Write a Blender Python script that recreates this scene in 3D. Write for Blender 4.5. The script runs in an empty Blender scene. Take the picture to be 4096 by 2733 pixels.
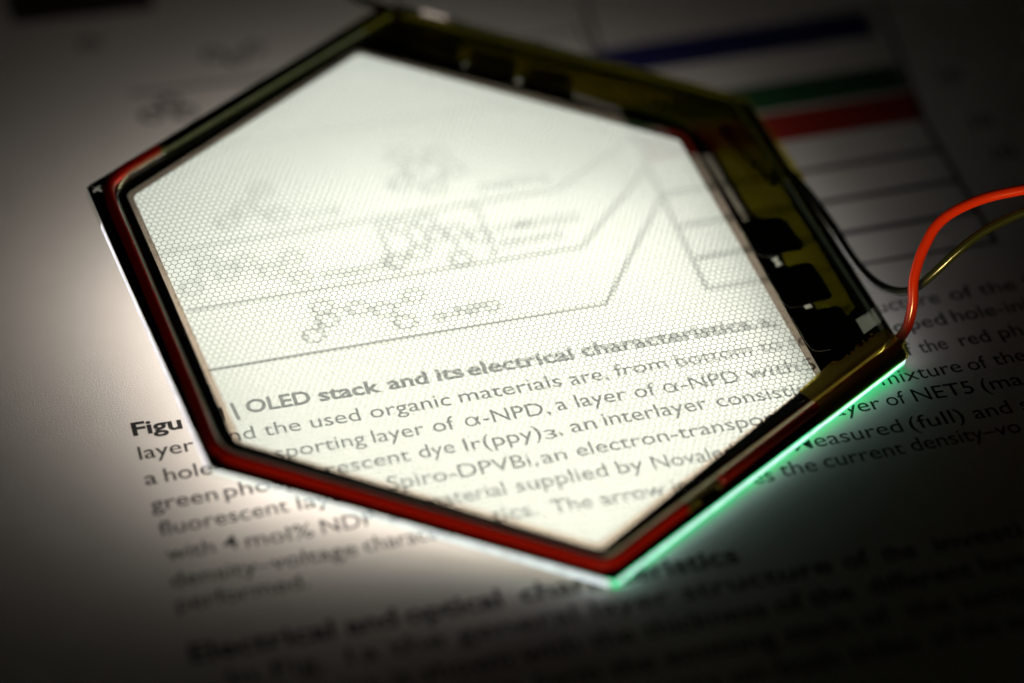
import bpy, bmesh, math, random
from mathutils import Vector, Matrix, noise

# ------------------------------------------------------------------ scene, camera, light
# all lengths below are written in millimetres; one Blender unit is one centimetre
S = 0.1
sc = bpy.context.scene
COL = sc.collection
sc.unit_settings.scale_length = 0.01
random.seed(7)

cam_data = bpy.data.cameras.new("camera")
cam_data.lens = 100.0
cam_data.sensor_width = 36.0
cam_data.clip_start = 0.5
cam_data.clip_end = 500.0
cam = bpy.data.objects.new("camera", cam_data)
COL.objects.link(cam)
CAM_POS = Vector((-16.1352, -198.6996, 166.6284))
right = Vector((0.96669468, -0.25583697, -0.0069888))
up = Vector((0.16440219, 0.5998117, 0.7830695))
fwd = Vector((0.19614616, 0.7581381, -0.62189493))
m = Matrix((right, up, -fwd)).transposed().to_4x4()
m.translation = CAM_POS * S
cam.matrix_world = m
cam_data.dof.use_dof = True
cam_data.dof.focus_distance = 261.2 * S
cam_data.dof.aperture_fstop = 0.079          # macro lens, wide open (12.5 mm pupil)
cam_data.dof.aperture_blades = 9
sc.camera = cam

world = bpy.data.worlds.new("World")
sc.world = world
world.use_nodes = True
bg = world.node_tree.nodes["Background"]
bg.inputs[0].default_value = (1.0, 0.92, 0.5, 1)
bg.inputs[1].default_value = 0.0022          # a darkened room

sc.view_settings.view_transform = 'Standard'
sc.view_settings.look = 'None'
sc.view_settings.exposure = 0.0
sc.view_settings.gamma = 1.0
sc.view_settings.use_curve_mapping = False
sc.cycles.max_bounces = 6
sc.cycles.transparent_max_bounces = 20
sc.cycles.use_denoising = True
sc.cycles.sample_clamp_indirect = 6.0

# small torch on the table in front of the panel, its narrow beam catching the raised wires
spot_d = bpy.data.lights.new("wire_spot", 'SPOT')
spot_d.energy = 15000.0
spot_d.color = (1.0, 0.76, 0.28)
spot_d.spot_size = math.radians(5.0)
spot_d.spot_blend = 0.55
spot_d.shadow_soft_size = 0.22
spot = bpy.data.objects.new("wire_spot", spot_d)
COL.objects.link(spot)
spot.location = Vector((-24, -177, 4)) * S
spot.rotation_euler = (Vector((78, -5, 12)) - Vector((-24, -177, 4))).to_track_quat('-Z', 'Y').to_euler()

spot2_d = spot_d.copy()  # second spot added to brighten the red wire on the lower sides
spot2_d.energy = 2800.0
spot2_d.color = (1.0, 0.8, 0.55)
spot2_d.spot_size = math.radians(20.0)
spot2_d.spot_blend = 0.7
spot2 = bpy.data.objects.new("wire_spot", spot2_d)
COL.objects.link(spot2)
spot2_d.shadow_soft_size = 0.03
spot2.location = Vector((22, -185, 0.35)) * S
spot2.rotation_euler = (Vector((28, -22, 10)) - Vector((22, -185, 0.35))).to_track_quat('-Z', 'Y').to_euler()

# ------------------------------------------------------------------ materials
def new_mat(name):
    mt = bpy.data.materials.new(name)
    mt.use_nodes = True
    nt = mt.node_tree
    nt.nodes.clear()
    out = nt.nodes.new('ShaderNodeOutputMaterial')
    return mt, nt, out

def principled(name, col, rough=0.5, spec=0.5, metal=0.0, bump=None, coat=0.0, vary=None, sss=0.0):
    mt, nt, out = new_mat(name)
    b = nt.nodes.new('ShaderNodeBsdfPrincipled')
    b.inputs['Base Color'].default_value = (*col, 1)
    b.inputs['Roughness'].default_value = rough
    b.inputs['Specular IOR Level'].default_value = spec
    b.inputs['Metallic'].default_value = metal
    b.inputs['Coat Weight'].default_value = coat
    if sss:
        b.inputs['Subsurface Weight'].default_value = sss
        b.inputs['Subsurface Radius'].default_value = (0.12, 0.012, 0.006)
        b.inputs['Subsurface Scale'].default_value = 1.0
    tc = nt.nodes.new('ShaderNodeTexCoord')
    if vary:
        n = nt.nodes.new('ShaderNodeTexNoise')
        n.inputs['Scale'].default_value = vary[0]
        n.inputs['Detail'].default_value = 5
        nt.links.new(tc.outputs['Object'], n.inputs['Vector'])
        r = nt.nodes.new('ShaderNodeMapRange')
        r.inputs[1].default_value = 0.3
        r.inputs[2].default_value = 0.7
        r.inputs[3].default_value = 1 - vary[1]
        r.inputs[4].default_value = 1 + vary[1]
        nt.links.new(n.outputs['Fac'], r.inputs[0])
        mx = nt.nodes.new('ShaderNodeVectorMath')
        mx.operation = 'SCALE'
        mx.inputs[0].default_value = col
        nt.links.new(r.outputs[0], mx.inputs['Scale'])
        nt.links.new(mx.outputs[0], b.inputs['Base Color'])
    if bump:
        n = nt.nodes.new('ShaderNodeTexNoise')
        n.inputs['Scale'].default_value = bump[0]
        n.inputs['Detail'].default_value = 6
        n.inputs['Roughness'].default_value = 0.65
        nt.links.new(tc.outputs['Object'], n.inputs['Vector'])
        bp = nt.nodes.new('ShaderNodeBump')
        bp.inputs['Strength'].default_value = bump[1]
        bp.inputs['Distance'].default_value = bump[2]
        nt.links.new(n.outputs['Fac'], bp.inputs['Height'])
        nt.links.new(bp.outputs[0], b.inputs['Normal'])
    nt.links.new(b.outputs[0], out.inputs[0])
    return mt

def clear_film(name, tint, gloss=0.5, rough=0.03, diffuse=None, dmix=0.0, bump=None):
    """thin transparent sheet: tinted see-through + surface gloss (+ a little haze)"""
    mt, nt, out = new_mat(name)
    tr = nt.nodes.new('ShaderNodeBsdfTransparent')
    tr.inputs[0].default_value = (*tint, 1)
    base = tr
    if diffuse:
        df = nt.nodes.new('ShaderNodeBsdfDiffuse')
        df.inputs[0].default_value = (*diffuse, 1)
        tl = nt.nodes.new('ShaderNodeBsdfTranslucent')
        tl.inputs[0].default_value = (*diffuse, 1)
        dm = nt.nodes.new('ShaderNodeMixShader')
        dm.inputs[0].default_value = 0.5
        nt.links.new(df.outputs[0], dm.inputs[1])
        nt.links.new(tl.outputs[0], dm.inputs[2])
        mx = nt.nodes.new('ShaderNodeMixShader')
        mx.inputs[0].default_value = dmix
        nt.links.new(tr.outputs[0], mx.inputs[1])
        nt.links.new(dm.outputs[0], mx.inputs[2])
        base = mx
    gl = nt.nodes.new('ShaderNodeBsdfGlossy')
    gl.inputs['Roughness'].default_value = rough
    # Schlick reflectance from the angle of view, the same on both faces of the sheet
    lw = nt.nodes.new('ShaderNodeLayerWeight')
    pw = nt.nodes.new('ShaderNodeMath')
    pw.operation = 'POWER'
    pw.inputs[1].default_value = 5.0
    nt.links.new(lw.outputs['Facing'], pw.inputs[0])
    ml = nt.nodes.new('ShaderNodeMath')
    ml.operation = 'MULTIPLY_ADD'
    ml.inputs[1].default_value = gloss * 0.9
    ml.inputs[2].default_value = gloss * 0.04
    nt.links.new(pw.outputs[0], ml.inputs[0])
    m2 = nt.nodes.new('ShaderNodeMixShader')
    nt.links.new(ml.outputs[0], m2.inputs[0])
    nt.links.new(base.outputs[0], m2.inputs[1])
    nt.links.new(gl.outputs[0], m2.inputs[2])
    if bump:
        tc = nt.nodes.new('ShaderNodeTexCoord')
        n = nt.nodes.new('ShaderNodeTexNoise')
        n.inputs['Scale'].default_value = bump[0]
        nt.links.new(tc.outputs['Object'], n.inputs['Vector'])
        bp = nt.nodes.new('ShaderNodeBump')
        bp.inputs['Strength'].default_value = bump[1]
        bp.inputs['Distance'].default_value = bump[2]
        nt.links.new(n.outputs['Fac'], bp.inputs['Height'])
        nt.links.new(bp.outputs[0], gl.inputs['Normal'])
    nt.links.new(m2.outputs[0], out.inputs[0])
    return mt

def glow(name, col, strength, see=None):
    """emission for glass edges and the added glow strips; see = tint that still shines through"""
    mt, nt, out = new_mat(name)
    e = nt.nodes.new('ShaderNodeEmission')
    e.inputs[0].default_value = (*col, 1)
    tc = nt.nodes.new('ShaderNodeTexCoord')
    n = nt.nodes.new('ShaderNodeTexNoise')
    n.inputs['Scale'].default_value = 9.0
    n.inputs['Detail'].default_value = 4
    nt.links.new(tc.outputs['Object'], n.inputs['Vector'])
    r = nt.nodes.new('ShaderNodeMapRange')
    r.inputs[1].default_value = 0.3
    r.inputs[2].default_value = 0.7
    r.inputs[3].default_value = strength * 0.8
    r.inputs[4].default_value = strength * 1.2
    nt.links.new(n.outputs['Fac'], r.inputs[0])
    nt.links.new(r.outputs[0], e.inputs[1])
    if see:
        tr = nt.nodes.new('ShaderNodeBsdfTransparent')
        tr.inputs[0].default_value = (*see, 1)
        ad = nt.nodes.new('ShaderNodeAddShader')
        nt.links.new(e.outputs[0], ad.inputs[0])
        nt.links.new(tr.outputs[0], ad.inputs[1])
        nt.links.new(ad.outputs[0], out.inputs[0])
    else:
        nt.links.new(e.outputs[0], out.inputs[0])
    return mt

M_PAPER = principled("paper", (0.84, 0.83, 0.81), 0.85, 0.25, bump=(55, 0.5, 0.012), vary=(3, 0.015))
M_TABLE = principled("dark_table", (0.02, 0.017, 0.014), 0.5, 0.4, vary=(2, 0.3))
M_INK = principled("ink", (0.013, 0.013, 0.014), 0.6, 0.3, vary=(30, 0.3))
M_INKG = principled("grey_ink", (0.085, 0.085, 0.09), 0.6, 0.3)
M_DIM = principled("dark_print", (0.05, 0.04, 0.038), 0.6, 0.3, vary=(4, 0.4))
M_BLUE = principled("blue_ink", (0.025, 0.03, 0.16), 0.6, 0.3, vary=(20, 0.06))
M_GREEN = principled("green_ink", (0.024, 0.105, 0.04), 0.6, 0.3, vary=(20, 0.06))
M_RED = principled("red_ink", (0.29, 0.022, 0.012), 0.6, 0.3, vary=(20, 0.06))

M_GLASS = clear_film("panel_glass", (0.95, 0.98, 0.96), 1.0, 0.02)
M_COVER = clear_film("cover_glass", (0.97, 0.98, 0.96), 1.0, 0.02)
M_BORDER = clear_film("border_metal", (0.018, 0.018, 0.005), 1.0, 0.12, (0.012, 0.012, 0.004), 0.5)
M_RING = clear_film("organic_film", (0.5, 0.42, 0.375), 1.0, 0.05)
M_AMBER = clear_film("thin_contact_film", (0.17, 0.15, 0.008), 1.0, 0.1, (0.03, 0.028, 0.006), 0.15)
M_MIRROR = principled("bright_metal", (0.7, 0.67, 0.63), 0.35, 0.5, 1.0)
M_SLOT = clear_film("slot_dimmer", (0.42, 0.38, 0.35), 1.0, 0.05)
M_GLINT = clear_film("thin_glow_backing", (0.10, 0.09, 0.085), 0.5, 0.1)
M_PAD = principled("getter_pad", (0.008, 0.0055, 0.003), 0.35, 0.4)
M_PADRIM = principled("rim_highlight", (0.35, 0.36, 0.3), 0.2, 0.8)
M_TAPE = clear_film("polyimide_tape", (0.86, 0.74, 0.16), 0.8, 0.22, (0.36, 0.3, 0.06), 0.5, bump=(6, 0.25, 0.05))
M_TAPE2 = clear_film("thin_polyimide_tape", (0.9, 0.8, 0.2), 0.8, 0.2, (0.3, 0.26, 0.03), 0.16, bump=(6, 0.25, 0.05))
M_GRID = principled("grid_metal", (0.035, 0.026, 0.02), 0.45, 0.5, 0.0)
M_RWIRE = principled("red_insulation", (0.72, 0.02, 0.004), 0.36, 0.22, bump=(40, 0.15, 0.01), sss=0.45)
M_RWIRE2 = principled("glossy_red_insulation", (0.6, 0.03, 0.006), 0.2, 1.0, bump=(40, 0.15, 0.01), sss=0.3)
M_BWIRE = principled("black_insulation", (0.02, 0.024, 0.006), 0.22, 1.0, bump=(60, 0.2, 0.008))
M_COPPER = principled("tinned_copper", (0.35, 0.3, 0.12), 0.3, 0.5, 0.9, bump=(50, 0.4, 0.01))
M_FLUX = principled("solder_flux", (0.25, 0.24, 0.03), 0.25, 0.6, sss=0.3)
M_RESIDUE = principled("brown_residue", (0.2, 0.06, 0.02), 0.5, 0.4)
M_MARKER = principled("marker_ink", (0.006, 0.006, 0.006), 0.4, 0.4)

# the light-emitting film: see-through, shining strongly out of its underside, weakly out of its top
def emitter():
    mt, nt, out = new_mat("light_emitting_film")
    tr = nt.nodes.new('ShaderNodeBsdfTransparent')
    tr.inputs[0].default_value = (0.505, 0.54, 0.555, 1)
    under = nt.nodes.new('ShaderNodeEmission')
    under.inputs[0].default_value = (1.0, 0.82, 0.755, 1)
    under.inputs[1].default_value = 3.9
    top = nt.nodes.new('ShaderNodeEmission')
    top.inputs[0].default_value = (0.94, 1.0, 0.91, 1)
    # top emission rises along the panel from its lower to its upper end
    tc = nt.nodes.new('ShaderNodeTexCoord')
    sx = nt.nodes.new('ShaderNodeSeparateXYZ')
    nt.links.new(tc.outputs['Object'], sx.inputs[0])
    mr = nt.nodes.new('ShaderNodeMapRange')
    mr.interpolation_type = 'SMOOTHSTEP'
    mr.inputs[1].default_value = -2.4
    mr.inputs[2].default_value = 3.0
    mr.inputs[3].default_value = 0.26
    mr.inputs[4].default_value = 0.72
    nt.links.new(sx.outputs['Y'], mr.inputs[0])
    nt.links.new(mr.outputs[0], top.inputs[1])
    g = nt.nodes.new('ShaderNodeNewGeometry')
    mx = nt.nodes.new('ShaderNodeMixShader')
    nt.links.new(g.outputs['Backfacing'], mx.inputs[0])
    nt.links.new(top.outputs[0], mx.inputs[1])
    nt.links.new(under.outputs[0], mx.inputs[2])
    ad = nt.nodes.new('ShaderNodeAddShader')
    nt.links.new(tr.outputs[0], ad.inputs[0])
    nt.links.new(mx.outputs[0], ad.inputs[1])
    nt.links.new(ad.outputs[0], out.inputs[0])
    return mt
M_EMIT = emitter()

# ------------------------------------------------------------------ helpers
def link_mesh(name, me, mat, parent=None):
    o = bpy.data.objects.new(name, me)
    if mat:
        me.materials.clear()
        me.materials.append(mat)
    COL.objects.link(o)
    if parent:
        o.parent = parent
    return o

def tag(o, label, cat=None, group=None, kind=None):
    o['label'] = label
    if cat: o['category'] = cat
    if group: o['group'] = group
    if kind: o['kind'] = kind
    return o

def from_bm(name, bm, mat, parent=None, smooth=False):
    bm.transform(Matrix.Scale(S, 4))
    me = bpy.data.meshes.new(name)
    bm.to_mesh(me)
    bm.free()
    if smooth:
        for p in me.polygons:
            p.use_smooth = True
    return link_mesh(name, me, mat, parent)

def round_poly(pts, r, seg=6):
    """round the corners of a polygon; r is one radius or one per corner"""
    out = []
    n = len(pts)
    for i in range(n):
        p = Vector(pts[i]).to_2d()
        a = Vector(pts[i - 1]).to_2d() - p
        b = Vector(pts[(i + 1) % n]).to_2d() - p
        rr = r[i] if isinstance(r, (list, tuple)) else r
        d = min(rr, a.length * 0.45, b.length * 0.45)
        s, e = p + a.normalized() * d, p + b.normalized() * d
        for k in range(seg + 1):
            t = k / seg
            out.append(tuple(s * (1 - t) ** 2 + p * 2 * t * (1 - t) + e * t * t))
    return out

def inset(pts, ds):
    """move each side of a convex polygon inwards by ds[i] (side i joins corner i and i+1)"""
    n = len(pts)
    c = sum((Vector(p) for p in pts), Vector((0, 0))) / n
    lines = []
    for i in range(n):
        a, b = Vector(pts[i]), Vector(pts[(i + 1) % n])
        d = (b - a).normalized()
        nr = Vector((-d.y, d.x))
        if nr.dot(c - a) < 0: nr = -nr
        dd = ds[i] if isinstance(ds, (list, tuple)) else ds
        lines.append((a + nr * dd, d))
    res = []
    for i in range(n):
        p, d = lines[i - 1]
        q, e = lines[i]
        den = d.x * e.y - d.y * e.x
        t = ((q - p).x * e.y - (q - p).y * e.x) / den
        res.append(tuple(p + d * t))
    return res

def flat_with_holes(name, loops, w, mat, parent, thick=0.0):
    """flat sheet whose first loop is the outline and the others holes"""
    cu = bpy.data.curves.new(name, 'CURVE')
    cu.dimensions = '2D'
    cu.fill_mode = 'BOTH'
    cu.extrude = thick * 0.5
    for lp in loops:
        sp = cu.splines.new('POLY')
        sp.points.add(len(lp) - 1)
        for i, p in enumerate(lp):
            sp.points[i].co = (p[0], p[1], 0, 1)
        sp.use_cyclic_u = True
    ob = bpy.data.objects.new(name, cu)
    me = bpy.data.meshes.new_from_object(ob)
    bpy.data.objects.remove(ob)
    bpy.data.curves.remove(cu)
    bm = bmesh.new()
    bm.from_mesh(me)
    bpy.data.meshes.remove(me)
    bmesh.ops.translate(bm, verts=bm.verts, vec=(0, 0, w))
    for f in bm.faces:
        f.normal_update()
    flip = [f for f in bm.faces if f.normal.z < -0.5] if not thick else []
    if flip:
        bmesh.ops.reverse_faces(bm, faces=flip)
    return from_bm(name, bm, mat, parent)

def prism(name, pts, w0, w1, mat, parent, bevel=0.0):
    bm = bmesh.new()
    f = bm.faces.new([bm.verts.new((p[0], p[1], w0)) for p in pts])
    r = bmesh.ops.extrude_face_region(bm, geom=[f])
    bmesh.ops.translate(bm, verts=[v for v in r['geom'] if isinstance(v, bmesh.types.BMVert)], vec=(0, 0, w1 - w0))
    bmesh.ops.recalc_face_normals(bm, faces=bm.faces)
    if bevel:
        top = [e for e in bm.edges if all(abs(v.co.z - max(w0, w1)) < 1e-6 for v in e.verts)]
        bmesh.ops.bevel(bm, geom=top, offset=bevel, segments=2, affect='EDGES')
    return from_bm(name, bm, mat, parent)

def catmull(pts, sub=8):
    P = [Vector(p) for p in pts]
    P = [P[0] * 2 - P[1]] + P + [P[-1] * 2 - P[-2]]
    out = []
    for i in range(1, len(P) - 2):
        a, b, c, d = P[i - 1], P[i], P[i + 1], P[i + 2]
        for k in range(sub):
            t = k / sub
            out.append(0.5 * ((2 * b) + (c - a) * t + (2 * a - 5 * b + 4 * c - d) * t * t + (3 * b - a - 3 * c + d) * t ** 3))
    out.append(P[-2])
    return out

def tube(name, pts, rad, mat, parent=None, sides=14, cap=True, sub=8):
    c = catmull(pts, sub) if sub > 1 else [Vector(p) for p in pts]
    bm = bmesh.new()
    rings = []
    t0 = (c[1] - c[0]).normalized()
    nrm = t0.orthogonal().normalized()
    for i, p in enumerate(c):
        t = (c[min(i + 1, len(c) - 1)] - c[max(i - 1, 0)]).normalized()
        nrm = (nrm - t * nrm.dot(t)).normalized()
        b = t.cross(nrm)
        r = rad if not callable(rad) else rad(i / (len(c) - 1))
        rings.append([bm.verts.new(p + (nrm * math.cos(a) + b * math.sin(a)) * r)
                      for a in [2 * math.pi * k / sides for k in range(sides)]])
    for i in range(len(rings) - 1):
        for k in range(sides):
            bm.faces.new((rings[i][k], rings[i][(k + 1) % sides], rings[i + 1][(k + 1) % sides], rings[i + 1][k]))
    if cap:
        bm.faces.new(rings[0][::-1])
        bm.faces.new(rings[-1])
    bmesh.ops.recalc_face_normals(bm, faces=bm.faces)
    return from_bm(name, bm, mat, parent, True)

def blob(name, loc, r, mat, parent=None, squash=0.7):
    bm = bmesh.new()
    bmesh.ops.create_icosphere(bm, subdivisions=2, radius=1.0)
    for v in bm.verts:
        k = 1 + 0.22 * noise.noise(v.co * 1.7 + Vector(loc))
        v.co = Vector((v.co.x * r * k * 1.3, v.co.y * r * k, v.co.z * r * k * squash)) + Vector(loc)
    return from_bm(name, bm, mat, parent, True)

def pdist(p, poly):
    """signed distance to polygon, positive inside"""
    x, y = p
    inside = False
    best = 1e9
    n = len(poly)
    for i in range(n):
        ax, ay = poly[i]
        bx, by = poly[(i + 1) % n]
        if (ay > y) != (by > y) and x < (bx - ax) * (y - ay) / (by - ay) + ax:
            inside = not inside
        dx, dy = bx - ax, by - ay
        t = max(0, min(1, ((x - ax) * dx + (y - ay) * dy) / (dx * dx + dy * dy + 1e-12)))
        best = min(best, math.hypot(x - ax - t * dx, y - ay - t * dy))
    return best if inside else -best

def linedist(p, path):
    best = 1e9
    for a, b in zip(path, path[1:]):
        dx, dy = b[0] - a[0], b[1] - a[1]
        t = max(0, min(1, ((p[0] - a[0]) * dx + (p[1] - a[1]) * dy) / (dx * dx + dy * dy)))
        best = min(best, math.hypot(p[0] - a[0] - t * dx, p[1] - a[1] - t * dy))
    return best

def draped(name, poly, height, mat, parent, step=0.4):
    """a thin sheet cut to poly and laid over whatever height(u, v) says"""
    bm = bmesh.new()
    bm.faces.new([bm.verts.new((p[0], p[1], 0)) for p in poly])
    xs, ys = [p[0] for p in poly], [p[1] for p in poly]
    for ax, lo, hi in ((0, min(xs), max(xs)), (1, min(ys), max(ys))):
        k = lo + step
        while k < hi:
            co = Vector((k, 0, 0)) if ax == 0 else Vector((0, k, 0))
            no = Vector((1, 0, 0)) if ax == 0 else Vector((0, 1, 0))
            bmesh.ops.bisect_plane(bm, geom=bm.verts[:] + bm.edges[:] + bm.faces[:], plane_co=co, plane_no=no)
            k += step
    bmesh.ops.triangulate(bm, faces=[f for f in bm.faces if len(f.verts) > 4])
    for v in bm.verts:
        v.co.z = height(v.co.x, v.co.y)
    for f in bm.faces:
        f.normal_update()
        if f.normal.z < 0:
            f.normal_flip()
    return from_bm(name, bm, mat, parent, True)

def ragged(pts, amp, step, seed, edges):
    """roughen some sides of a polygon (torn tape)"""
    rnd = random.Random(seed)
    out = []
    n = len(pts)
    for i in range(n):
        a, b = Vector(pts[i]), Vector(pts[(i + 1) % n])
        out.append(tuple(a))
        if i in edges:
            L = (b - a).length
            k = max(1, int(L / step))
            nr = Vector((-(b - a).y, (b - a).x)).normalized()
            for j in range(1, k):
                q = a.lerp(b, (j + rnd.uniform(-0.3, 0.3)) / k) + nr * rnd.uniform(-amp, amp)
                out.append(tuple(q))
    return out

# ------------------------------------------------------------------ the printed page
table = bpy.data.meshes.new("table_top")
table.from_pydata([(-60, -60, -0.14), (70, -60, -0.14), (70, 70, -0.14), (-60, 70, -0.14)], [], [(0, 1, 2, 3)])
tag(link_mesh("table_top", table, M_TABLE), "dark table top under the printed page", kind="structure")

page = bpy.data.objects.new("printed_page", None)
COL.objects.link(page)
page.location = (0, 0, 0)
tag(page, "white journal page printed with a figure and its caption under the glowing glass panel", "page")

def sheet_paper():
    bm = bmesh.new()
    x0, x1, y0, y1 = -58, 152, -165, 112
    nx, ny = 42, 55
    top = {}
    for i in range(nx + 1):
        for j in range(ny + 1):
            x, y = x0 + (x1 - x0) * i / nx, y0 + (y1 - y0) * j / ny
            top[i, j] = bm.verts.new((x, y, 0))
    for i in range(nx):
        for j in range(ny):
            bm.faces.new((top[i, j], top[i + 1, j], top[i + 1, j + 1], top[i, j + 1]))
    r = bmesh.ops.extrude_face_region(bm, geom=bm.faces[:])
    bmesh.ops.translate(bm, verts=[v for v in r['geom'] if isinstance(v, bmesh.types.BMVert)], vec=(0, 0, -0.1))
    bmesh.ops.recalc_face_normals(bm, faces=bm.faces)
    return from_bm("paper_sheet", bm, M_PAPER, page)
sheet_paper()

PRINT_Z = 0.015

def text_mesh(body, bold, size=1.0):
    cu = bpy.data.curves.new("t", 'FONT')
    cu.body = body
    cu.size = size
    cu.offset = bold
    cu.resolution_u = 4
    ob = bpy.data.objects.new("t", cu)
    me = bpy.data.meshes.new_from_object(ob)
    bpy.data.objects.remove(ob)
    bpy.data.curves.remove(cu)
    return me

def xrange(me):
    xs = [v.co.x for v in me.vertices]
    return min(xs), max(xs)

_cap = text_mesh("H", 0.0)
CAP = max(v.co.y for v in _cap.vertices)      # cap height of the built-in face at size 1
bpy.data.meshes.remove(_cap)
SIZE = 1.80 / CAP

REG, BOLD = 0.002, 0.027

def stroke_into(bm, path, wd):
    """a printed line of width wd along path"""
    P = [Vector(p) for p in path]
    n = len(P)
    Ls, Rs = [], []
    for i in range(n):
        if i == 0: t = (P[1] - P[0]).normalized()
        elif i == n - 1: t = (P[-1] - P[-2]).normalized()
        else: t = ((P[i] - P[i - 1]).normalized() + (P[i + 1] - P[i]).normalized()).normalized()
        nr = Vector((-t.y, t.x))
        k = 1.0
        if 0 < i < n - 1:
            k = 1 / max(0.4, abs(nr.dot(Vector((-(P[i] - P[i - 1]).y, (P[i] - P[i - 1]).x)).normalized())))
        Ls.append(bm.verts.new((*(P[i] + nr * wd * 0.5 * k), PRINT_Z)))
        Rs.append(bm.verts.new((*(P[i] - nr * wd * 0.5 * k), PRINT_Z)))
    for i in range(n - 1):
        bm.faces.new((Rs[i], Rs[i + 1], Ls[i + 1], Ls[i]))

def add_text(bm, body, bold, xa, xb, ya, yb=None, pre="", post="", size=SIZE):
    """set the word(s) so that body spans xa..xb on the page; pre / post continue it at the same scale"""
    if body[0] == 'α':
        w = (xb - xa) * 0.172
        xh = 1.22 * size / SIZE
        loop = [(xa + w * (0.42 + 0.41 * math.cos(math.radians(a))), ya + xh * (0.5 + 0.48 * math.sin(math.radians(a)))) for a in range(40, 325, 15)]
        path = [(xa + w * 1.02, ya + xh * 0.03), (xa + w * 0.92, ya + xh * 0.10)] + loop + [(xa + w * 0.90, ya + xh * 0.62), (xa + w * 1.0, ya + xh * 0.97)]
        stroke_into(bm, path, 0.20)
        dx_ = xb - xa
        return add_text(bm, body[1:], bold, xa + dx_ * 0.22, xb, ya + (((yb if yb is not None else ya) - ya) * 0.22), yb, "", post, size)
    off = bold
    me = text_mesh(body, off)
    a, b = xrange(me)
    bpy.data.meshes.remove(me)
    sx = (xb - xa) / (b - a) if xb is not None else size
    shift = 0.0
    full = text_mesh(pre + body + post, off)
    if pre:
        t1 = text_mesh(pre + body, off)
        _, e1 = xrange(t1)
        bpy.data.meshes.remove(t1)
        shift = e1 - b
    dx, dy = ((xb if xb is not None else xa + 1) - xa), ((yb if yb is not None else ya) - ya)
    sl = dy / dx if yb is not None else 0.0
    n0 = len(bm.verts)
    tmp = bmesh.new()
    tmp.from_mesh(full)
    bpy.data.meshes.remove(full)
    for v in tmp.verts:
        x = xa + (v.co.x - shift - a) * sx
        y = ya + v.co.y * size + (x - xa) * sl
        v.co = Vector((x, y, PRINT_Z))
    me2 = bpy.data.meshes.new("tmp")
    tmp.to_mesh(me2)
    tmp.free()
    bm.from_mesh(me2)
    bpy.data.meshes.remove(me2)

def text_line(segs, mat=M_INK, size=SIZE):
    """one printed line: each word or run of words is a part of the page"""
    for s in segs:
        kw = s[-1] if isinstance(s[-1], dict) else {}
        a = s[:-1] if kw else s
        kw = dict(kw)
        kw.setdefault('size', size)
        bm = bmesh.new()
        add_text(bm, *a, **kw)
        from_bm("printed_word", bm, mat, page)

R, B = REG, BOLD
text_line([("Figu", B, -0.15, 4.35, 0.2, 0.1), ("re", B, 5.3, 6.9, 0.1), ("1", B, 7.5, 8.3, 0.2), ("OLED", B, 10.42, 16.42, 0.62, 0.56),
           ("stack", B, 17.17, 22.98, 0.54, 0.44), ("and", B, 23.68, 27.48, 0.5), ("its", B, 28.32, 30.87, 0.54),
           ("electrical", B, 31.26, 41.42, 0.5, 0.34), ("characteristics", B, 42.27, 58.83, 0.44, 0.26, dict(post=".")),
           ("a", B, 59.74, 60.8, 0.15, None, dict(post=",")), ("ucture", R, 71.27, 77.6, -0.6, None, dict(pre="Str")),
           ("of the", R, 78.7, 85.47, -0.6, None, dict(post=" b"))])
text_line([("layer", R, -0.1, 4.89, -3.25), ("the used organic", R, 11.38, 28.74, -3.0, -3.15, dict(pre="and ")),
           ("materials", R, 29.58, 39.28, -3.05, -3.2), ("are", R, 40.07, 43.2, -3.3, None, dict(post=",")), ("from", R, 44.45, 49.5, -3.25),
           ("bottom to", R, 50.38, 60.67, -3.4, None, dict(post=" top: a")), ("oped", R, 71.71, 76.96, -3.9, None, dict(pre="d")),
           ("hole-in", R, 77.73, 84.74, -3.82, None, dict(post="j"))])
text_line([("a", R, -0.13, 0.95, -6.82), ("hol", R, 1.65, 4.58, -6.82, None, dict(post="e-tran")), ("sporting", R, 11.75, 20.0, -6.45, None),
           ("layer of", R, 20.66, 28.33, -6.52), ("α-NPD", R, 29.34, 36.61, -6.52, -6.7, dict(post=",")), ("a layer of", R, 37.89, 47.35, -6.5, -6.7),
           ("α-NPD", R, 48.17, 55.33, -6.7, -6.95), ("with", R, 56.1, 61.12, -6.8, -6.98), ("5", R, 61.7, 62.75, -7.1, None, dict(post=" mol%")),
           ("f", R, 71.54, 72.3, -7.44, None, dict(pre="o")), ("the", R, 72.95, 75.7, -7.42), ("red", R, 76.98, 79.95, -7.42), ("ph", R, 80.98, 83.3, -7.36)])
text_line([("green", R, -0.18, 5.73, -10.4), ("ph", R, 6.37, 8.87, -10.4, None, dict(post="ospho")), ("escent", R, 16.7, 23.36, -9.8, -9.75, dict(pre="r")),
           ("dye", R, 24.22, 27.5, -9.7), ("Ir(ppy)", R, 28.39, 35.5, -9.85), ("3", R, 35.75, 36.9, -10.15, None, dict(size=SIZE * 0.7)), (",", R, 37.1, 37.45, -9.85),
           ("an", R, 38.28, 40.7, -9.85), ("interlayer", R, 41.47, 51.3, -9.7, -9.85), ("consisti", R, 52.17, 59.66, -9.92, -10.2, dict(post="ng of a")),
           ("mixture", R, 67.77, 75.7, -10.95), ("of", R, 76.35, 78.25, -11.05), ("the", R, 78.96, 82.1, -10.95)])
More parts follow.
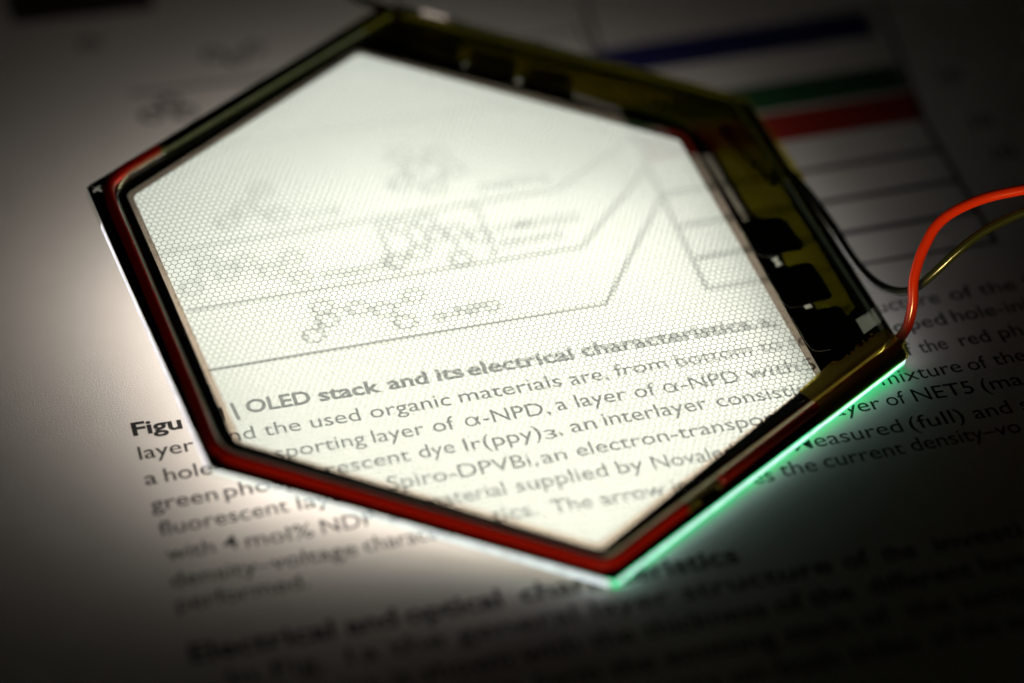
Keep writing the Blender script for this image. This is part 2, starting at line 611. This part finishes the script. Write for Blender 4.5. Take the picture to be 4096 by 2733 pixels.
text_line([("fluorescent", R, 0.03, 11.5, -13.75, -13.55), ("la", R, 12.32, 13.95, -13.6, None, dict(post="yer")), ("Spiro-DPVBi", R, 20.57, 33.6, -13.15, -13.3, dict(post=",")),
           ("an", R, 34.6, 36.95, -13.3), ("electron-transpo", R, 37.9, 55.46, -13.2, -13.35, dict(post="rting")), ("ayer", R, 62.07, 66.61, -14.0, None, dict(pre="l")),
           ("of", R, 67.21, 69.1, -13.9), ("NET5", R, 69.87, 75.63, -13.95, -14.15), ("(ma", R, 76.44, 80.4, -14.2)])
text_line([("with", R, 0.11, 4.28, -17.1), ("4", R, 5.07, 6.37, -17.08), ("mol%", R, 7.04, 12.95, -17.2, -17.3), ("ND", R, 13.73, 17.2, -17.2, None, dict(post="P-2")),
           ("terial", R, 25.75, 30.46, -16.4, None, dict(pre="ma")), ("supplied", R, 31.46, 39.85, -16.4), ("by", R, 40.78, 43.2, -16.45), ("Novale", R, 44.0, 50.5, -16.65, -16.85, dict(post="d. b,")),
           ("Measured", R, 56.89, 67.3, -17.6), ("(full)", R, 68.05, 73.27, -17.62), ("and", R, 74.22, 77.85, -17.7, None, dict(post=" s"))])
text_line([("density–voltage", R, -0.06, 16.09, -20.5, -20.6), ("chara", R, 16.79, 21.42, -20.45, None, dict(post="cteris")), ("tics", R, 28.46, 31.9, -19.7, None, dict(post=".")),
           ("The arrow", R, 33.77, 44.01, -20.0, -20.15, dict(post=" indicat")), ("es", R, 51.9, 53.9, -20.9), ("the", R, 54.65, 58.07, -20.6), ("current", R, 58.77, 66.39, -20.5), ("density–vo", R, 67.1, 77.6, -20.45)])
text_line([("performed", R, -0.09, 10.7, -23.5, None, dict(post="."))])
HS = SIZE * 1.16
text_line([("Electrical", B, 0.0, 12.2, -29.8, -29.95), ("and", B, 13.12, 17.58, -30.0), ("optical", B, 18.19, 26.6, -30.05), ("characteristics", B, 28.2, 47.59, -30.1)], size=HS)
BS = SIZE * 1.08
for k, (body, xa, xb) in enumerate([("The general layer structure", 21.0, 54.8), ("emitting OLED and the", 0.2, 27.5), ("voltage drop across the", 0.2, 29.0), ("emission colours of each", 0.2, 30.0)]):
    y = -33.4 - 3.55 * k
    segs = [(body, 0.008, xa, xb, y)]
    if k == 0:
        segs = [("In Fig. 1a the general layer structure", 0.008, 2.6, 54.9, y), ("of", 0.008, 56.03, 58.3, y), ("the", 0.008, 59.51, 62.48, y), ("investi", 0.008, 64.29, 72.27, y)]
    elif k == 1:
        segs = [("gated device is shown with the thickness of the", 0.008, 0.0, 55.5, y), ("different layers", 0.008, 57.0, 73.5, y)]
    elif k == 2:
        segs = [("and the materials that form the emitting stack of", 0.008, 0.0, 57.5, y), ("the sample", 0.008, 59.0, 72.0, y)]
    else:
        segs = [("together with the transport layers on both sides", 0.008, 0.0, 58.5, y), ("of the emitter", 0.008, 60.0, 74.0, y)]
    text_line(segs, size=BS)

def printed_line(path, wd, mat=M_INK, name="figure_line"):
    bm = bmesh.new()
    stroke_into(bm, path, wd)
    return from_bm(name, bm, mat, page)

printed_line([(9.22, 2.45), (9.5, -0.1)], 0.34, name="printed_bar")
# leader lines of the figure, running to the drawing of the layer stack
printed_line([(8.1, 7.7), (46.51, 7.6), (57.0, 23.2)], 0.36)
printed_line([(7.7, 17.2), (46.79, 17.0), (57.1, 28.6)], 0.36)
printed_line([(5.9, 27.0), (46.94, 27.0), (57.4, 34.0)], 0.36)
printed_line([(8.0, 43.6), (44.0, 43.4), (57.4, 40.0)], 0.3)
printed_line([(8.2, 55.9), (24.0, 55.2), (57.0, 55.2)], 0.5, M_INKG)
printed_line([(59.6, 60.9), (58.4, 50.4)], 0.5, M_INKG)
# the stack drawing: frame, rows and coloured layers
printed_line([(57.7, 56.5), (56.6, 7.4)], 0.38)
printed_line([(56.4, 7.35), (71.5, 7.1), (86.6, 7.1)], 0.42)
printed_line([(86.3, 6.9), (87.3, 29.0), (91.0, 52.0)], 0.5)
for y in (12.3, 17.8, 23.4):
    printed_line([(57.2, y), (86.8, y + 0.1)], 0.75, M_INKG)

def band(y0, y1, x1, mat, label, x0=57.5):
    me = bpy.data.meshes.new("layer_band")
    z = PRINT_Z * 0.6
    me.from_pydata([Vector(p) * S for p in ((x0, y0, z), (x1, y0, z), (x1 + 0.5, y1, z), (x0, y1, z))], [], [(0, 1, 2, 3)])
    o = link_mesh("layer_band", me, mat, page)
    o['label'] = label
band(45.7, 50.9, 88.4, M_BLUE, "dark blue printed layer band")
band(34.9, 39.8, 87.9, M_GREEN, "dark green printed layer band")
band(29.1, 34.3, 87.3, M_RED, "dark red printed layer band")
blk = bpy.data.meshes.new("dark_picture_block")
blk.from_pydata([Vector(p) * S for p in ((-2.2, 73.2, 0.01), (13.5, 72.2, 0.01), (13.5, 100, 0.01), (-2.2, 100, 0.01))], [], [(0, 1, 2, 3)])
link_mesh("dark_picture_block", blk, M_DIM, page)

# molecule drawings: six-rings joined by bonds
def molecule(rings, bonds, r=1.15, wd=0.21, mat=M_INK):
    bm = bmesh.new()
    for k, (x, y) in enumerate(rings):
        a0 = math.radians(30 + 11 * (k % 3))
        pts = [(x + r * math.cos(a0 + i * math.pi / 3), y + r * math.sin(a0 + i * math.pi / 3)) for i in range(7)]
        stroke_into(bm, pts, wd)
        stroke_into(bm, [(x + r * 0.68 * math.cos(a0 + i * math.pi / 3), y + r * 0.68 * math.sin(a0 + i * math.pi / 3)) for i in (0, 1)], wd * 0.8)
        stroke_into(bm, [(x + r * 0.68 * math.cos(a0 + i * math.pi / 3), y + r * 0.68 * math.sin(a0 + i * math.pi / 3)) for i in (2, 3)], wd * 0.8)
    for a, b in bonds:
        stroke_into(bm, [a, b], wd)
    return from_bm("molecule_drawing", bm, mat, page)
molecule([(18.6, 10.3), (20.2, 14.4), (23.5, 13.3), (25.9, 12.4), (27.4, 10.0), (29.1, 13.8), (20.3, 12.3)],
         [((19.3, 11.3), (20.0, 12.2)), ((21.4, 13.9), (22.3, 13.5)), ((24.6, 12.9), (24.9, 12.7)), ((26.6, 11.4), (27.0, 11.0)), ((27.0, 12.6), (28.0, 13.2)), ((26.0, 10.4), (26.4, 10.2))])
molecule([(8.7, 20.7), (10.7, 24.4), (14.4, 23.4), (16.6, 21.4), (19.0, 23.0), (19.2, 19.5), (12.4, 22.0)],
         [((9.3, 21.8), (10.2, 23.3)), ((11.8, 24.0), (13.3, 23.7)), ((15.3, 22.6), (15.9, 22.2)), ((17.6, 21.9), (18.1, 22.3)), ((17.6, 20.9), (18.2, 20.3))])
molecule([(28.6, 19.7), (31.2, 20.5), (33.5, 22.8), (35.4, 22.9), (37.6, 21.6), (30.3, 25.2), (34.9, 18.4), (33.0, 25.2)],
         [((29.7, 20.0), (30.1, 20.1)), ((32.0, 21.3), (32.7, 22.0)), ((36.4, 22.3), (36.7, 22.1)), ((30.9, 24.2), (31.1, 21.6)), ((34.9, 19.6), (35.2, 21.8))], 1.2, 0.26)
printed_line([(29.3, 26.3), (28.3, 26.3), (28.3, 18.3), (29.3, 18.3)], 0.28)
printed_line([(37.6, 26.3), (38.5, 26.3), (38.5, 18.3), (37.6, 18.3)], 0.28)
molecule([(32.2, 32.3), (34.0, 34.8), (36.7, 36.4), (37.8, 33.3), (35.2, 31.0), (33.0, 37.2)],
         [((33, 33.1), (33.5, 33.8)), ((34.9, 35.4), (35.7, 35.9)), ((36.0, 32.0), (36.9, 32.7))], 1.3, 0.3)
molecule([(16.0, 32.2), (18.2, 35.0), (19.0, 30.3), (14.0, 30.5)], [((16.8, 33.0), (17.5, 34.0)), ((17.1, 31.6), (18.0, 30.9))], 1.2, 0.27)
molecule([(9.8, 51.3), (11.9, 53.3), (13.2, 50.9)], [((10.6, 52.1), (11.1, 52.5))], 1.2, 0.4)
molecule([(18.0, 61.2), (20.3, 59.6), (22.5, 61.2), (5.4, 66.9)], [((19.0, 60.6), (19.5, 60.2))], 1.1, 0.35)
def fig_label(body, xa, xb, y, size=0.8):
    bm = bmesh.new()
    add_text(bm, body, 0.008, xa, xb, y, size=SIZE * size)
    return from_bm("figure_label", bm, M_INK, page)
fig_label("α-NPD", 30.2, 36.8, 9.3, 1.0)
fig_label("Ir(ppy)3", 21.4, 27.8, 18.7)
fig_label("Ir(MDQ)2", 39.5, 48.0, 21.5)
fig_label("(acac)", 39.4, 45.5, 19.2)
fig_label("NET5", 39.8, 46.9, 28.7)
fig_label("TCTA", 21.1, 25.4, 28.8)
for y in (20.2, 26.3, 35.0):
    fig_label("10", 91.8, 94.2, y, 1.1)

# ------------------------------------------------------------------ the light panel
OUTER = [(-35.98, 15.75), (-1.33, 39.24), (31.26, 19.73), (35.26, -17.36), (0.84, -38.86), (-30.61, -20.88)]
ACTIVE = [(-31.79, 13.85), (-6.42, 31.46), (22.39, 14.48), (25.8, -18.69), (0.59, -34.55), (-27.31, -18.32)]
CLEAR = [(-32.39, 14.25), (-6.44, 32.2), (23.42, 15.31), (26.43, -18.34), (0.6, -35.31), (-27.96, -18.16)]
COVER = inset([(-34.0, 15.0), (-1.6, 36.6), (29.35, 19.3), (33.9, -15.9), (0.55, -36.75), (-29.55, -19.2)], [0, 0, 0, 0, 0, 0.35])
T_SUB, W_COVER0, W_COVER1 = 1.0, 0.14, 1.14

panel = bpy.data.objects.new("light_panel", None)
COL.objects.link(panel)
PEX = Vector((0.9973078576, 0.0, -0.0733282832))
PEY = Vector((0.0108592274, 0.9889738028, 0.1476918907))
PN = Vector((0.0725197511, -0.1480905716, 0.9863113445))
pm = Matrix((PEX, PEY, PN)).transposed().to_4x4()
pm.translation = Vector((35.66886, 7.60380, 6.90533)) * S
panel.matrix_world = pm
tag(panel, "glowing transparent hexagonal glass light panel with black border tilted over the page", "light panel")

outer_r = round_poly(OUTER, 0.35, 4)
prism("substrate_glass", outer_r, -T_SUB, 0.0, M_GLASS, panel)

# guided light leaving the near glass edges; far three strips added to light the page
edge_glow = [glow("edge_upper_left", (1.0, 0.84, 0.75), 3.0), glow("edge_top", (1.0, 0.88, 0.82), 4.5), glow("edge_right", (1.0, 0.95, 0.97), 1.6),
             glow("edge_lower_right", (0.74, 1.0, 0.98), 1.05), glow("edge_bottom", (0.88, 1.0, 1.0), 1.0), glow("edge_left", (0.95, 0.92, 1.0), 1.1)]
M_ARRIS = glow("edge_green", (0.08, 0.95, 0.4), 0.8)
M_UNDER = glow("underside_green", (0.04, 1.0, 0.34), 1.3)
M_GLOWBACK = principled("glow_backing", (0.012, 0.012, 0.008), 0.5, 0.3)
lo_w = [0.12, 0.12, 0.12, 0.31, 0.12, 0.2]
for i in range(6):
    a, b = Vector(OUTER[i]), Vector(OUTER[(i + 1) % 6])
    d = (b - a).normalized()
    nr = Vector((d.y, -d.x))
    if nr.dot(a) < 0: nr = -nr
    o0, o1 = (2.0, 0.3) if i == 5 else (0.35, 0.35)
    if i == 5: o0, o1 = 0.5, 5.0
    a2, b2 = a + d * o0 + nr * 0.012, b - d * o1 + nr * 0.012
    bm = bmesh.new()
    vs = [bm.verts.new((*p, w)) for p, w in ((a2, -T_SUB + lo_w[i]), (b2, -T_SUB + lo_w[i]), (b2, -0.06), (a2, -0.06))]
    f = bm.faces.new(vs)
    bmesh.ops.solidify(bm, geom=[f], thickness=0.008)
    if i == 4:                                   # the lit part of this edge thins out towards the left corner
        for v in bm.verts:
            t = (Vector(v.co.xy) - a).length / (b - a).length
            if v.co.z < -0.5: v.co.z += 0.55 * t
    from_bm("glass_edge", bm, edge_glow[i], panel)
    if i == 3:                                   # green strip and unseen emitter added to spill green onto the page
        q0, q1 = a2, b2
        bm = bmesh.new()
        top_w = -T_SUB + 0.30
        bm.faces.new([bm.verts.new((*p, w)) for p, w in ((q0, -T_SUB + 0.02), (q1, -T_SUB + 0.02), (q1, top_w), (q0, top_w))])
        from_bm("glass_edge", bm, M_ARRIS, panel)
        bm = bmesh.new()
        bm.faces.new([bm.verts.new((*p, -T_SUB - 0.012)) for p in (q0 - nr * 0.05, q1 - nr * 0.05, q1 - nr * 1.3, q0 - nr * 1.3)])
        from_bm("unseen_green_emitter", bm, M_UNDER, panel)
    if i < 3:                                    # added dark backing hides the glowing strip from the inside
        bm = bmesh.new()
        runs = [(a2, b2)] if i != 1 else [(a2, a2 + d * 3.0), (a2 + d * 5.6, b2)]
        for r0, r1 in runs:
            bm.faces.new([bm.verts.new((*(p - nr * 0.03), w)) for p, w in ((r0, -T_SUB + 0.02), (r1, -T_SUB + 0.02), (r1, -0.01), (r0, -0.01))])
        from_bm("glow_backing", bm, M_GLOWBACK, panel)
        if i == 1:  # see-through gap in the added backing makes the bright spot near the top
            bm = bmesh.new()
            bm.faces.new([bm.verts.new((*(p - nr * 0.03), w)) for p, w in ((a2 + d * 3.0, -T_SUB + 0.02), (a2 + d * 5.6, -T_SUB + 0.02), (a2 + d * 5.6, -0.01), (a2 + d * 3.0, -0.01))])
            from_bm("glow_backing", bm, M_GLINT, panel)

# the light-emitting film (front side up)
flat_with_holes("emitting_film", [round_poly(ACTIVE, 0.5, 4)], 0.02, M_EMIT, panel)

o = flat_with_holes("film_margin", [round_poly(CLEAR, 0.75, 5), round_poly(inset(ACTIVE, -0.01), 0.5, 4)], 0.018, M_RING, panel)
o['label'] = "narrow pinkish unlit margin round the glowing field"

# hexagonal metal grid on the film
def hex_grid():
    bm = bmesh.new()
    a = 0.620 / math.sqrt(3)                     # side of a cell
    th = math.radians(3.75)
    ox, oy = -8.07, -3.99                        # a known node
    e1 = Vector((math.cos(th), math.sin(th))) * 0.620
    e2 = Vector((math.cos(th + math.pi / 3), math.sin(th + math.pi / 3))) * 0.620
    # edges leave each node of one sub-lattice in three directions
    dirs = [Vector((math.cos(th + math.radians(k)), math.sin(th + math.radians(k)))) * a for k in (-30, 90, 210)]
    hw = 0.027
    lim = inset(ACTIVE, -0.28)
    for i in range(-130, 131):
        for j in range(-130, 131):
            p = Vector((ox, oy)) + e1 * i + e2 * j
            if abs(p.x) > 34 or abs(p.y) > 37:
                continue
            dd = pdist(p, lim)
            if dd < -0.05:
                continue
            for d in dirs:
                q = p + d
                if dd < 0.5 and pdist(q, lim) < -0.1:
                    continue
                nr = Vector((-d.y, d.x)).normalized() * hw
                vs = [bm.verts.new((*pt, 0.05)) for pt in (p - nr, q - nr, q + nr, p + nr)]
                bm.faces.new(vs)
    return from_bm("hexagonal_grid", bm, M_GRID, panel)
hex_grid()

# black border: one film with a clear ring, slots, notches and the alignment cross cut out
def cross(cx, cy, s, w, ang):
    pts = [(-w, -s), (w, -s), (w, -w), (s, -w), (s, w), (w, w), (w, s), (-w, s), (-w, w), (-s, w), (-s, -w), (-w, -w)]
    c, n = math.cos(ang), math.sin(ang)
    return [(cx + x * c - y * n, cy + x * n + y * c) for x, y in pts]
slot_cd = [(24.09, 12.02), (24.96, 12.22), (26.05, 2.45), (25.31, 2.37)]
slot_bc = [(13.35, 22.27), (13.88, 22.87), (18.2, 19.78), (17.6, 18.93)]
def comb(sl):
    """an opening whose long outer side is finely toothed"""
    a, b, c, d = [Vector(p) for p in sl]
    out = [tuple(a)]
    n = 14
    for k in range(n):
        t0, t1 = k / n, (k + 0.5) / n
        p, q = b.lerp(c, t0), b.lerp(c, t1)
        inn = (d - c).normalized() * 0.22
        r = b.lerp(c, (k + 1) / n)
        out += [tuple(p), tuple(q), tuple(q + inn), tuple(r + inn)]
    out += [tuple(c), tuple(d)]
    return out
notch12 = [(26.38, -3.05), (27.12, -2.82), (27.0, -3.25), (27.26, -3.89), (26.57, -4.25), (26.62, -3.6)]
notch23 = [(27.51, -9.55), (28.23, -9.4), (28.31, -9.86), (27.6, -10.01)]
nB1 = [(3.55, 28.3), (4.2, 28.9), (4.5, 28.5), (4.0, 27.9)]
nB2 = [(8.2, 25.2), (8.8, 25.7), (9.1, 25.2), (8.6, 24.7)]
windowD = [(31.89, -12.05), (33.23, -11.36), (34.2, -10.7), (34.38, -12.55), (33.37, -13.15), (32.04, -13.96)]
spotB = [(0.55, 36.95), (4.3, 34.75), (3.95, 34.2), (0.25, 36.35)]
dots = [round_poly([(x - .2, y - .2), (x + .2, y - .2), (x + .2, y + .2), (x - .2, y + .2)], .2, 3) for x, y in ((-32.85, 16.95), (-32.2, 17.45), (-31.55, 17.9))]
amber_region = [(0.9, 34.0), (28.5, 18.4), (29.7, 15.0), (32.35, -10.4), (31.5, -11.3), (28.7, -10.9), (28.6, -8.9), (27.7, -8.5), (27.6, -2.4), (27.5, 2.6),
                (26.6, 2.75), (25.5, 12.5), (24.2, 16.0), (19.3, 19.5), (14.9, 22.6), (13.5, 23.8), (-0.6, 31.9)]
border_out = inset(OUTER, [0.12, 0.75, 0.22, 0.06, 0.06, 0.06])
border_loops = [border_out, round_poly(CLEAR, 0.7, 5), comb(slot_cd), comb(slot_bc), notch12, notch23, nB1, nB2, windowD, spotB,
                cross(-34.98, 15.32, 0.56, 0.12, math.radians(48)), amber_region] + dots
flat_with_holes("black_border", border_loops, 0.03, M_BORDER, panel)
flat_with_holes("border_mirror", border_loops, 0.024, M_MIRROR, panel)  # unseen reflector added below the border to brighten the page
for sl in (slot_cd, slot_bc):
    flat_with_holes("slot_dimmer", [inset(sl, -0.08)], 0.045, M_SLOT, panel)  # added film dims the page seen through the slots
o = flat_with_holes("contact_film", [amber_region], 0.034, M_AMBER, panel)
o['label'] = "olive see-through contact film along the top and right sides"

# dark pads in two rows, pale tubes stand in for highlights along some rims
def pad(pts):
    rp = round_poly(pts, 0.9, 6)
    o = prism("contact_pad", rp, 0.06, 0.125, M_PAD, panel, bevel=0.02)
    return o
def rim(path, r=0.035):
    tube("pad_highlight", [(*p, 0.16) for p in path], r, M_PADRIM, panel, sides=6, sub=6)
pad([(24.9, 2.2), (29.35, 2.5), (30.2, -2.3), (25.35, -2.6)])
pad([(25.4, -4.6), (30.13, -4.0), (30.8, -9.1), (25.8, -9.5)])
pad([(26.05, -10.6), (31.01, -10.0), (31.6, -15.1), (26.4, -15.4)])
pad([(-0.2, 33.76), (4.5, 32.0), (3.0, 28.5), (-1.9, 30.3)])
pad([(5.16, 30.75), (9.6, 28.4), (7.76, 25.1), (3.5, 27.0)])
pad([(10.41, 27.49), (14.5, 25.1), (12.7, 21.9), (8.6, 24.3)])
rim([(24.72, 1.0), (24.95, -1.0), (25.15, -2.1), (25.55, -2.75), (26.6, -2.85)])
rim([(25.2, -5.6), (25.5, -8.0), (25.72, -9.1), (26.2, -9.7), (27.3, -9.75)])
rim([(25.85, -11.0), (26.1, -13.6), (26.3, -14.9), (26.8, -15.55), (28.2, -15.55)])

# cover glass; highlights along its rim are put in as faint glow
cover_r = round_poly(COVER, [3.2, 1.2, 1.2, 1.8, 1.3, 1.3], 6)
prism("cover_glass", cover_r, W_COVER0, W_COVER1, M_COVER, panel)
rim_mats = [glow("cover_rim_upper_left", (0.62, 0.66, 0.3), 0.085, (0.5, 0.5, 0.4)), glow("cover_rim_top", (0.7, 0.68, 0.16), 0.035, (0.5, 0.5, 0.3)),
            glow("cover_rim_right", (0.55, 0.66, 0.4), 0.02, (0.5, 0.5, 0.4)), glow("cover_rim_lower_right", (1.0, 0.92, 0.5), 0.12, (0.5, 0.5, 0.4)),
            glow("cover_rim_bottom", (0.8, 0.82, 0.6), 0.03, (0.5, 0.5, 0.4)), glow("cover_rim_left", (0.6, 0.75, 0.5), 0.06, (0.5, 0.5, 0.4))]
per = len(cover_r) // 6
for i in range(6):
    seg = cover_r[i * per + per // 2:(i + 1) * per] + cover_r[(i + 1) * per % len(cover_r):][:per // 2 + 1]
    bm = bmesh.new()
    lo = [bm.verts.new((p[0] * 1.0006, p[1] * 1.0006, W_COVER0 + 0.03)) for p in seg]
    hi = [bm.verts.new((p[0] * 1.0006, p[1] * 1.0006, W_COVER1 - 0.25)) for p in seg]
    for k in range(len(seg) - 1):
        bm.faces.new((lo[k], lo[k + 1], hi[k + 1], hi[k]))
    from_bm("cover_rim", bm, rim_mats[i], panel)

# unseen glowing strips added at the foot of the cover glass to light the wire
foot_mats = {0: glow("wire_glow_upper_left", (1.0, 0.9, 0.7), 4.0), 3: glow("wire_glow_lower_right", (1.0, 0.9, 0.7), 4.5),
             4: glow("wire_glow_bottom", (1.0, 0.92, 0.75), 3.5), 5: glow("wire_glow_left", (1.0, 0.9, 0.75), 0.25)}
for i, mt in foot_mats.items():
    seg = cover_r[i * per + per // 2:(i + 1) * per] + cover_r[(i + 1) * per % len(cover_r):][:per // 2 + 1]
    if i == 0:
        seg = seg[:per // 2] + [tuple(Vector(seg[per // 2 - 1]).lerp(Vector(COVER[1]), 0.13))]
    if i == 3:                                   # none where the wire is bare
        seg = [p for p in seg if (Vector(p) - Vector(COVER[4])).length > 16 or p == seg[-1]]
        Dp, Ep = Vector(COVER[3]), Vector(COVER[4])
        seg = seg[:-1] + [tuple(Ep.lerp(Dp, 15.0 / (Dp - Ep).length))]
    bm = bmesh.new()
    lo = [bm.verts.new((p[0] * 1.0012, p[1] * 1.0012, W_COVER0 + 0.02)) for p in seg]
    hi = [bm.verts.new((p[0] * 1.0012, p[1] * 1.0012, W_COVER0 + 0.24)) for p in seg]
    for k in range(len(seg) - 1):
        bm.faces.new((lo[k], lo[k + 1], hi[k + 1], hi[k]))
    from_bm("wire_glow", bm, mt, panel)
    if i == 0:  # added dark backing keeps this strip from showing through the glass
        bm = bmesh.new()
        lo = [bm.verts.new((p[0] * 0.9995, p[1] * 0.9995, W_COVER0 + 0.01)) for p in seg]
        hi = [bm.verts.new((p[0] * 0.9995, p[1] * 0.9995, W_COVER0 + 0.3)) for p in seg]
        for k in range(len(seg) - 1):
            bm.faces.new((lo[k], lo[k + 1], hi[k + 1], hi[k]))
        from_bm("glow_backing", bm, M_GLOWBACK, panel)

# adhesive tapes
cover_in = COVER
def smooth(a, b, x):
    t = max(0, min(1, (x - a) / (b - a)))
    return t * t * (3 - 2 * t)
_off = inset(COVER, -0.64)
_A, _Bc, _Cc, _D, _E, _F = [Vector(p) for p in _off]
def _along(p, q, d0, d1, n):
    L = (q - p).length
    return [tuple(p.lerp(q, (d0 + (L - d0 - d1) * k / (n - 1)) / L)) for k in range(n)]
W1 = (_along(_A, _Bc, 2.8, (_Bc - _A).length - 7.0, 4)[::-1] + [tuple(_A * 0.982)] + _along(_A, _F, 2.8, 1.3, 7) + [tuple(_F * 0.985)]
      + _along(_F, _E, 1.3, 1.2, 7) + [tuple(_E * 0.99)] + _along(_E, _D, 1.2, (_D - _E).length - 10.0, 4))
W2 = _along(_E, _D, 14.6, 4.0, 6) + [(32.9, -17.35), (34.2, -16.5), (34.6, -15.9)]
def h_tape(u, v):
    inside = pdist((u, v), cover_in)
    h = 0.1 + 1.12 * smooth(-0.75, -0.05, inside)
    dw = linedist((u, v), W2)
    h = max(h, 0.1 + 1.1 * smooth(1.5, 0.35, dw))
    return h + 0.07 * noise.noise(Vector((u * 0.6, v * 0.6, 3.1)))
tape_c = ragged([(-7.4, 35.0), (-2.2, 38.7), (2.6, 35.6), (18.0, 26.6), (19.0, 26.9), (31.2, 19.65), (33.25, 7.4), (32.6, 6.33), (27.95, 5.91), (24.4, 14.9), (12.9, 21.7), (1.5, 28.4)], 0.1, 1.4, 3, (7, 0))
o = draped("adhesive_tape", tape_c, h_tape, M_TAPE2, panel, 0.6)
o['label'] = "long strip of yellow see-through tape along the top edge and upper right corner"
tape_d = ragged([(34.1, -14.6), (35.15, -15.6), (35.3, -17.2), (35.1, -17.6), (24.2, -24.35), (24.3, -22.9), (22.99, -21.04), (26.5, -18.5), (28.35, -17.8), (31.03, -16.05)], 0.22, 0.35, 5, (7, 8, 9))
o = draped("adhesive_tape", tape_d, h_tape, M_TAPE, panel, 0.4)
o['label'] = "piece of yellow see-through tape holding the red wire at the right corner"
# torn yellow crumbs along the inner rim of that tape
rnd = random.Random(11)
for (u, v) in [(28.9, -17.45), (29.5, -17.2), (30.3, -16.4), (31.0, -15.9), (31.9, -15.7), (32.1, -15.2), (33.4, -14.3), (27.4, -18.1), (27.0, -18.4)]:
    blob("tape_crumb", (u, v, h_tape(u, v) + 0.03), rnd.uniform(0.07, 0.17), M_FLUX, panel, 0.5)

# handwriting on the tape along the right side
bm = bmesh.new()
hw = []
for k in range(46):
    t = k / 45
    base = Vector((26.6, 14.2)).lerp(Vector((29.4, 5.6)), t)
    nrm_ = Vector((0.95, 0.3))
    amp = (0.95 if k % 2 else -0.75) * (0.55 + 0.45 * math.sin(k * 1.9))
    hw.append(tuple(base + nrm_ * amp + Vector((0.12 * math.sin(k * 2.3), 0.12 * math.cos(k * 1.1)))))
stroke_into(bm, hw, 0.3)
bmesh.ops.translate(bm, verts=bm.verts, vec=(0, 0, 1.32))
from_bm("handwriting", bm, M_MARKER, panel)

# ------------------------------------------------------------------ wires
def plocal(u, v, w):
    return (pm @ (Vector((u, v, w)) * S)) / S

rw = bpy.data.objects.new("red_wire", None)
COL.objects.link(rw)
rw.location = plocal(34.6, -15.9, 0.0) * S
tag(rw, "thin red insulated wire running round the panel edge and rising off its right corner", "wire")
def on_wire(o):
    o.matrix_world = Matrix.Identity(4)
    o.parent = rw
    o.matrix_parent_inverse = Matrix.Translation(rw.location).inverted()
    return o
RW = 0.52
w1 = [plocal(u, v, RW + 0.02) for u, v in W1]
on_wire(tube("insulation", w1, RW, M_RWIRE))
w2 = [plocal(u, v, RW + 0.02) for u, v in W2]
free = [(70.75, -8.2, 4.0), (71.05, -8.15, 5.2), (71.35, -7.75, 6.75), (71.58, -6.95, 8.37), (72.29, -5.99, 9.76), (73.22, -5.18, 11.04),
        (74.45, -4.42, 12.35), (76.26, -4.04, 13.39), (79.16, -4.03, 14.31), (82.58, -4.85, 15.2), (86.34, -5.88, 15.93), (92, -8, 16.5)]
on_wire(tube("insulation", w2 + [Vector(p) for p in free], RW * 0.96, M_RWIRE2, sub=10))
e0, e1 = W1[-1], W2[0]
mid = [(e0[0] + (e1[0] - e0[0]) * t, e0[1] + (e1[1] - e0[1]) * t + 0.25 * math.sin(t * math.pi)) for t in (-0.1, 0.1, 0.35, 0.65, 0.9, 1.1)]
on_wire(tube("bare_conductor", [plocal(u, v, 0.36 - 0.12 * math.sin(k / 5 * math.pi)) for k, (u, v) in enumerate(mid)], 0.24, M_COPPER))
for t, r in ((0.06, 0.38), (0.2, 0.3), (0.32, 0.36)):
    on_wire(blob("solder", plocal(e0[0] + (e1[0] - e0[0]) * t, e0[1] + (e1[1] - e0[1]) * t - 0.15, 0.25), r, M_FLUX))
on_wire(blob("solder", plocal(W1[0][0] + 0.5, W1[0][1] + 0.35, 0.3), 0.42, M_FLUX))
on_wire(blob("solder", plocal(W2[0][0] - 0.2, W2[0][1] - 0.35, 0.3), 0.28, M_FLUX))

bw = bpy.data.objects.new("black_wire", None)
COL.objects.link(bw)
bp = [plocal(31.3, 9.5, 0.35), plocal(32.2, 7.2, 0.3), (68.3, 11.2, 6.0), (69.3, 8.0, 4.7), (70.0, 3.3, 3.6), (70.7, -0.6, 3.7), (71.7, -3.6, 4.7),
      (72.8, -5.1, 6.1), (74.4, -5.8, 8.3), (76.26, -5.95, 10.3), (78.7, -5.85, 12.0), (82.27, -6.1, 13.6), (86.14, -6.8, 14.8), (92, -9, 15.5)]
bw.location = Vector(bp[0]) * S
tag(bw, "thin black insulated wire looping from behind the right edge beneath the red wire", "wire")
o = tube("insulation", bp, 0.42, M_BWIRE, sub=10)
o.parent = bw
o.matrix_parent_inverse = Matrix.Translation(bw.location).inverted()

tw = bpy.data.objects.new("black_wire", None)
COL.objects.link(tw)
tp = [plocal(-1.0, 36.0, 0.6), plocal(-3.0, 37.6, 0.7), (31.6, 46.4, 13.4), (31.1, 47.9, 13.2), (30.8, 49.4, 13.0), (30.3, 52.2, 13.0), (29.0, 58.0, 12.0), (27.0, 68, 9)]
tw.location = Vector(tp[0]) * S
tag(tw, "short dark wire leaving the taped top corner of the panel upwards", "wire")
o = tube("insulation", tp, 0.5, M_BWIRE, sub=8)
o.parent = tw
o.matrix_parent_inverse = Matrix.Translation(tw.location).inverted()
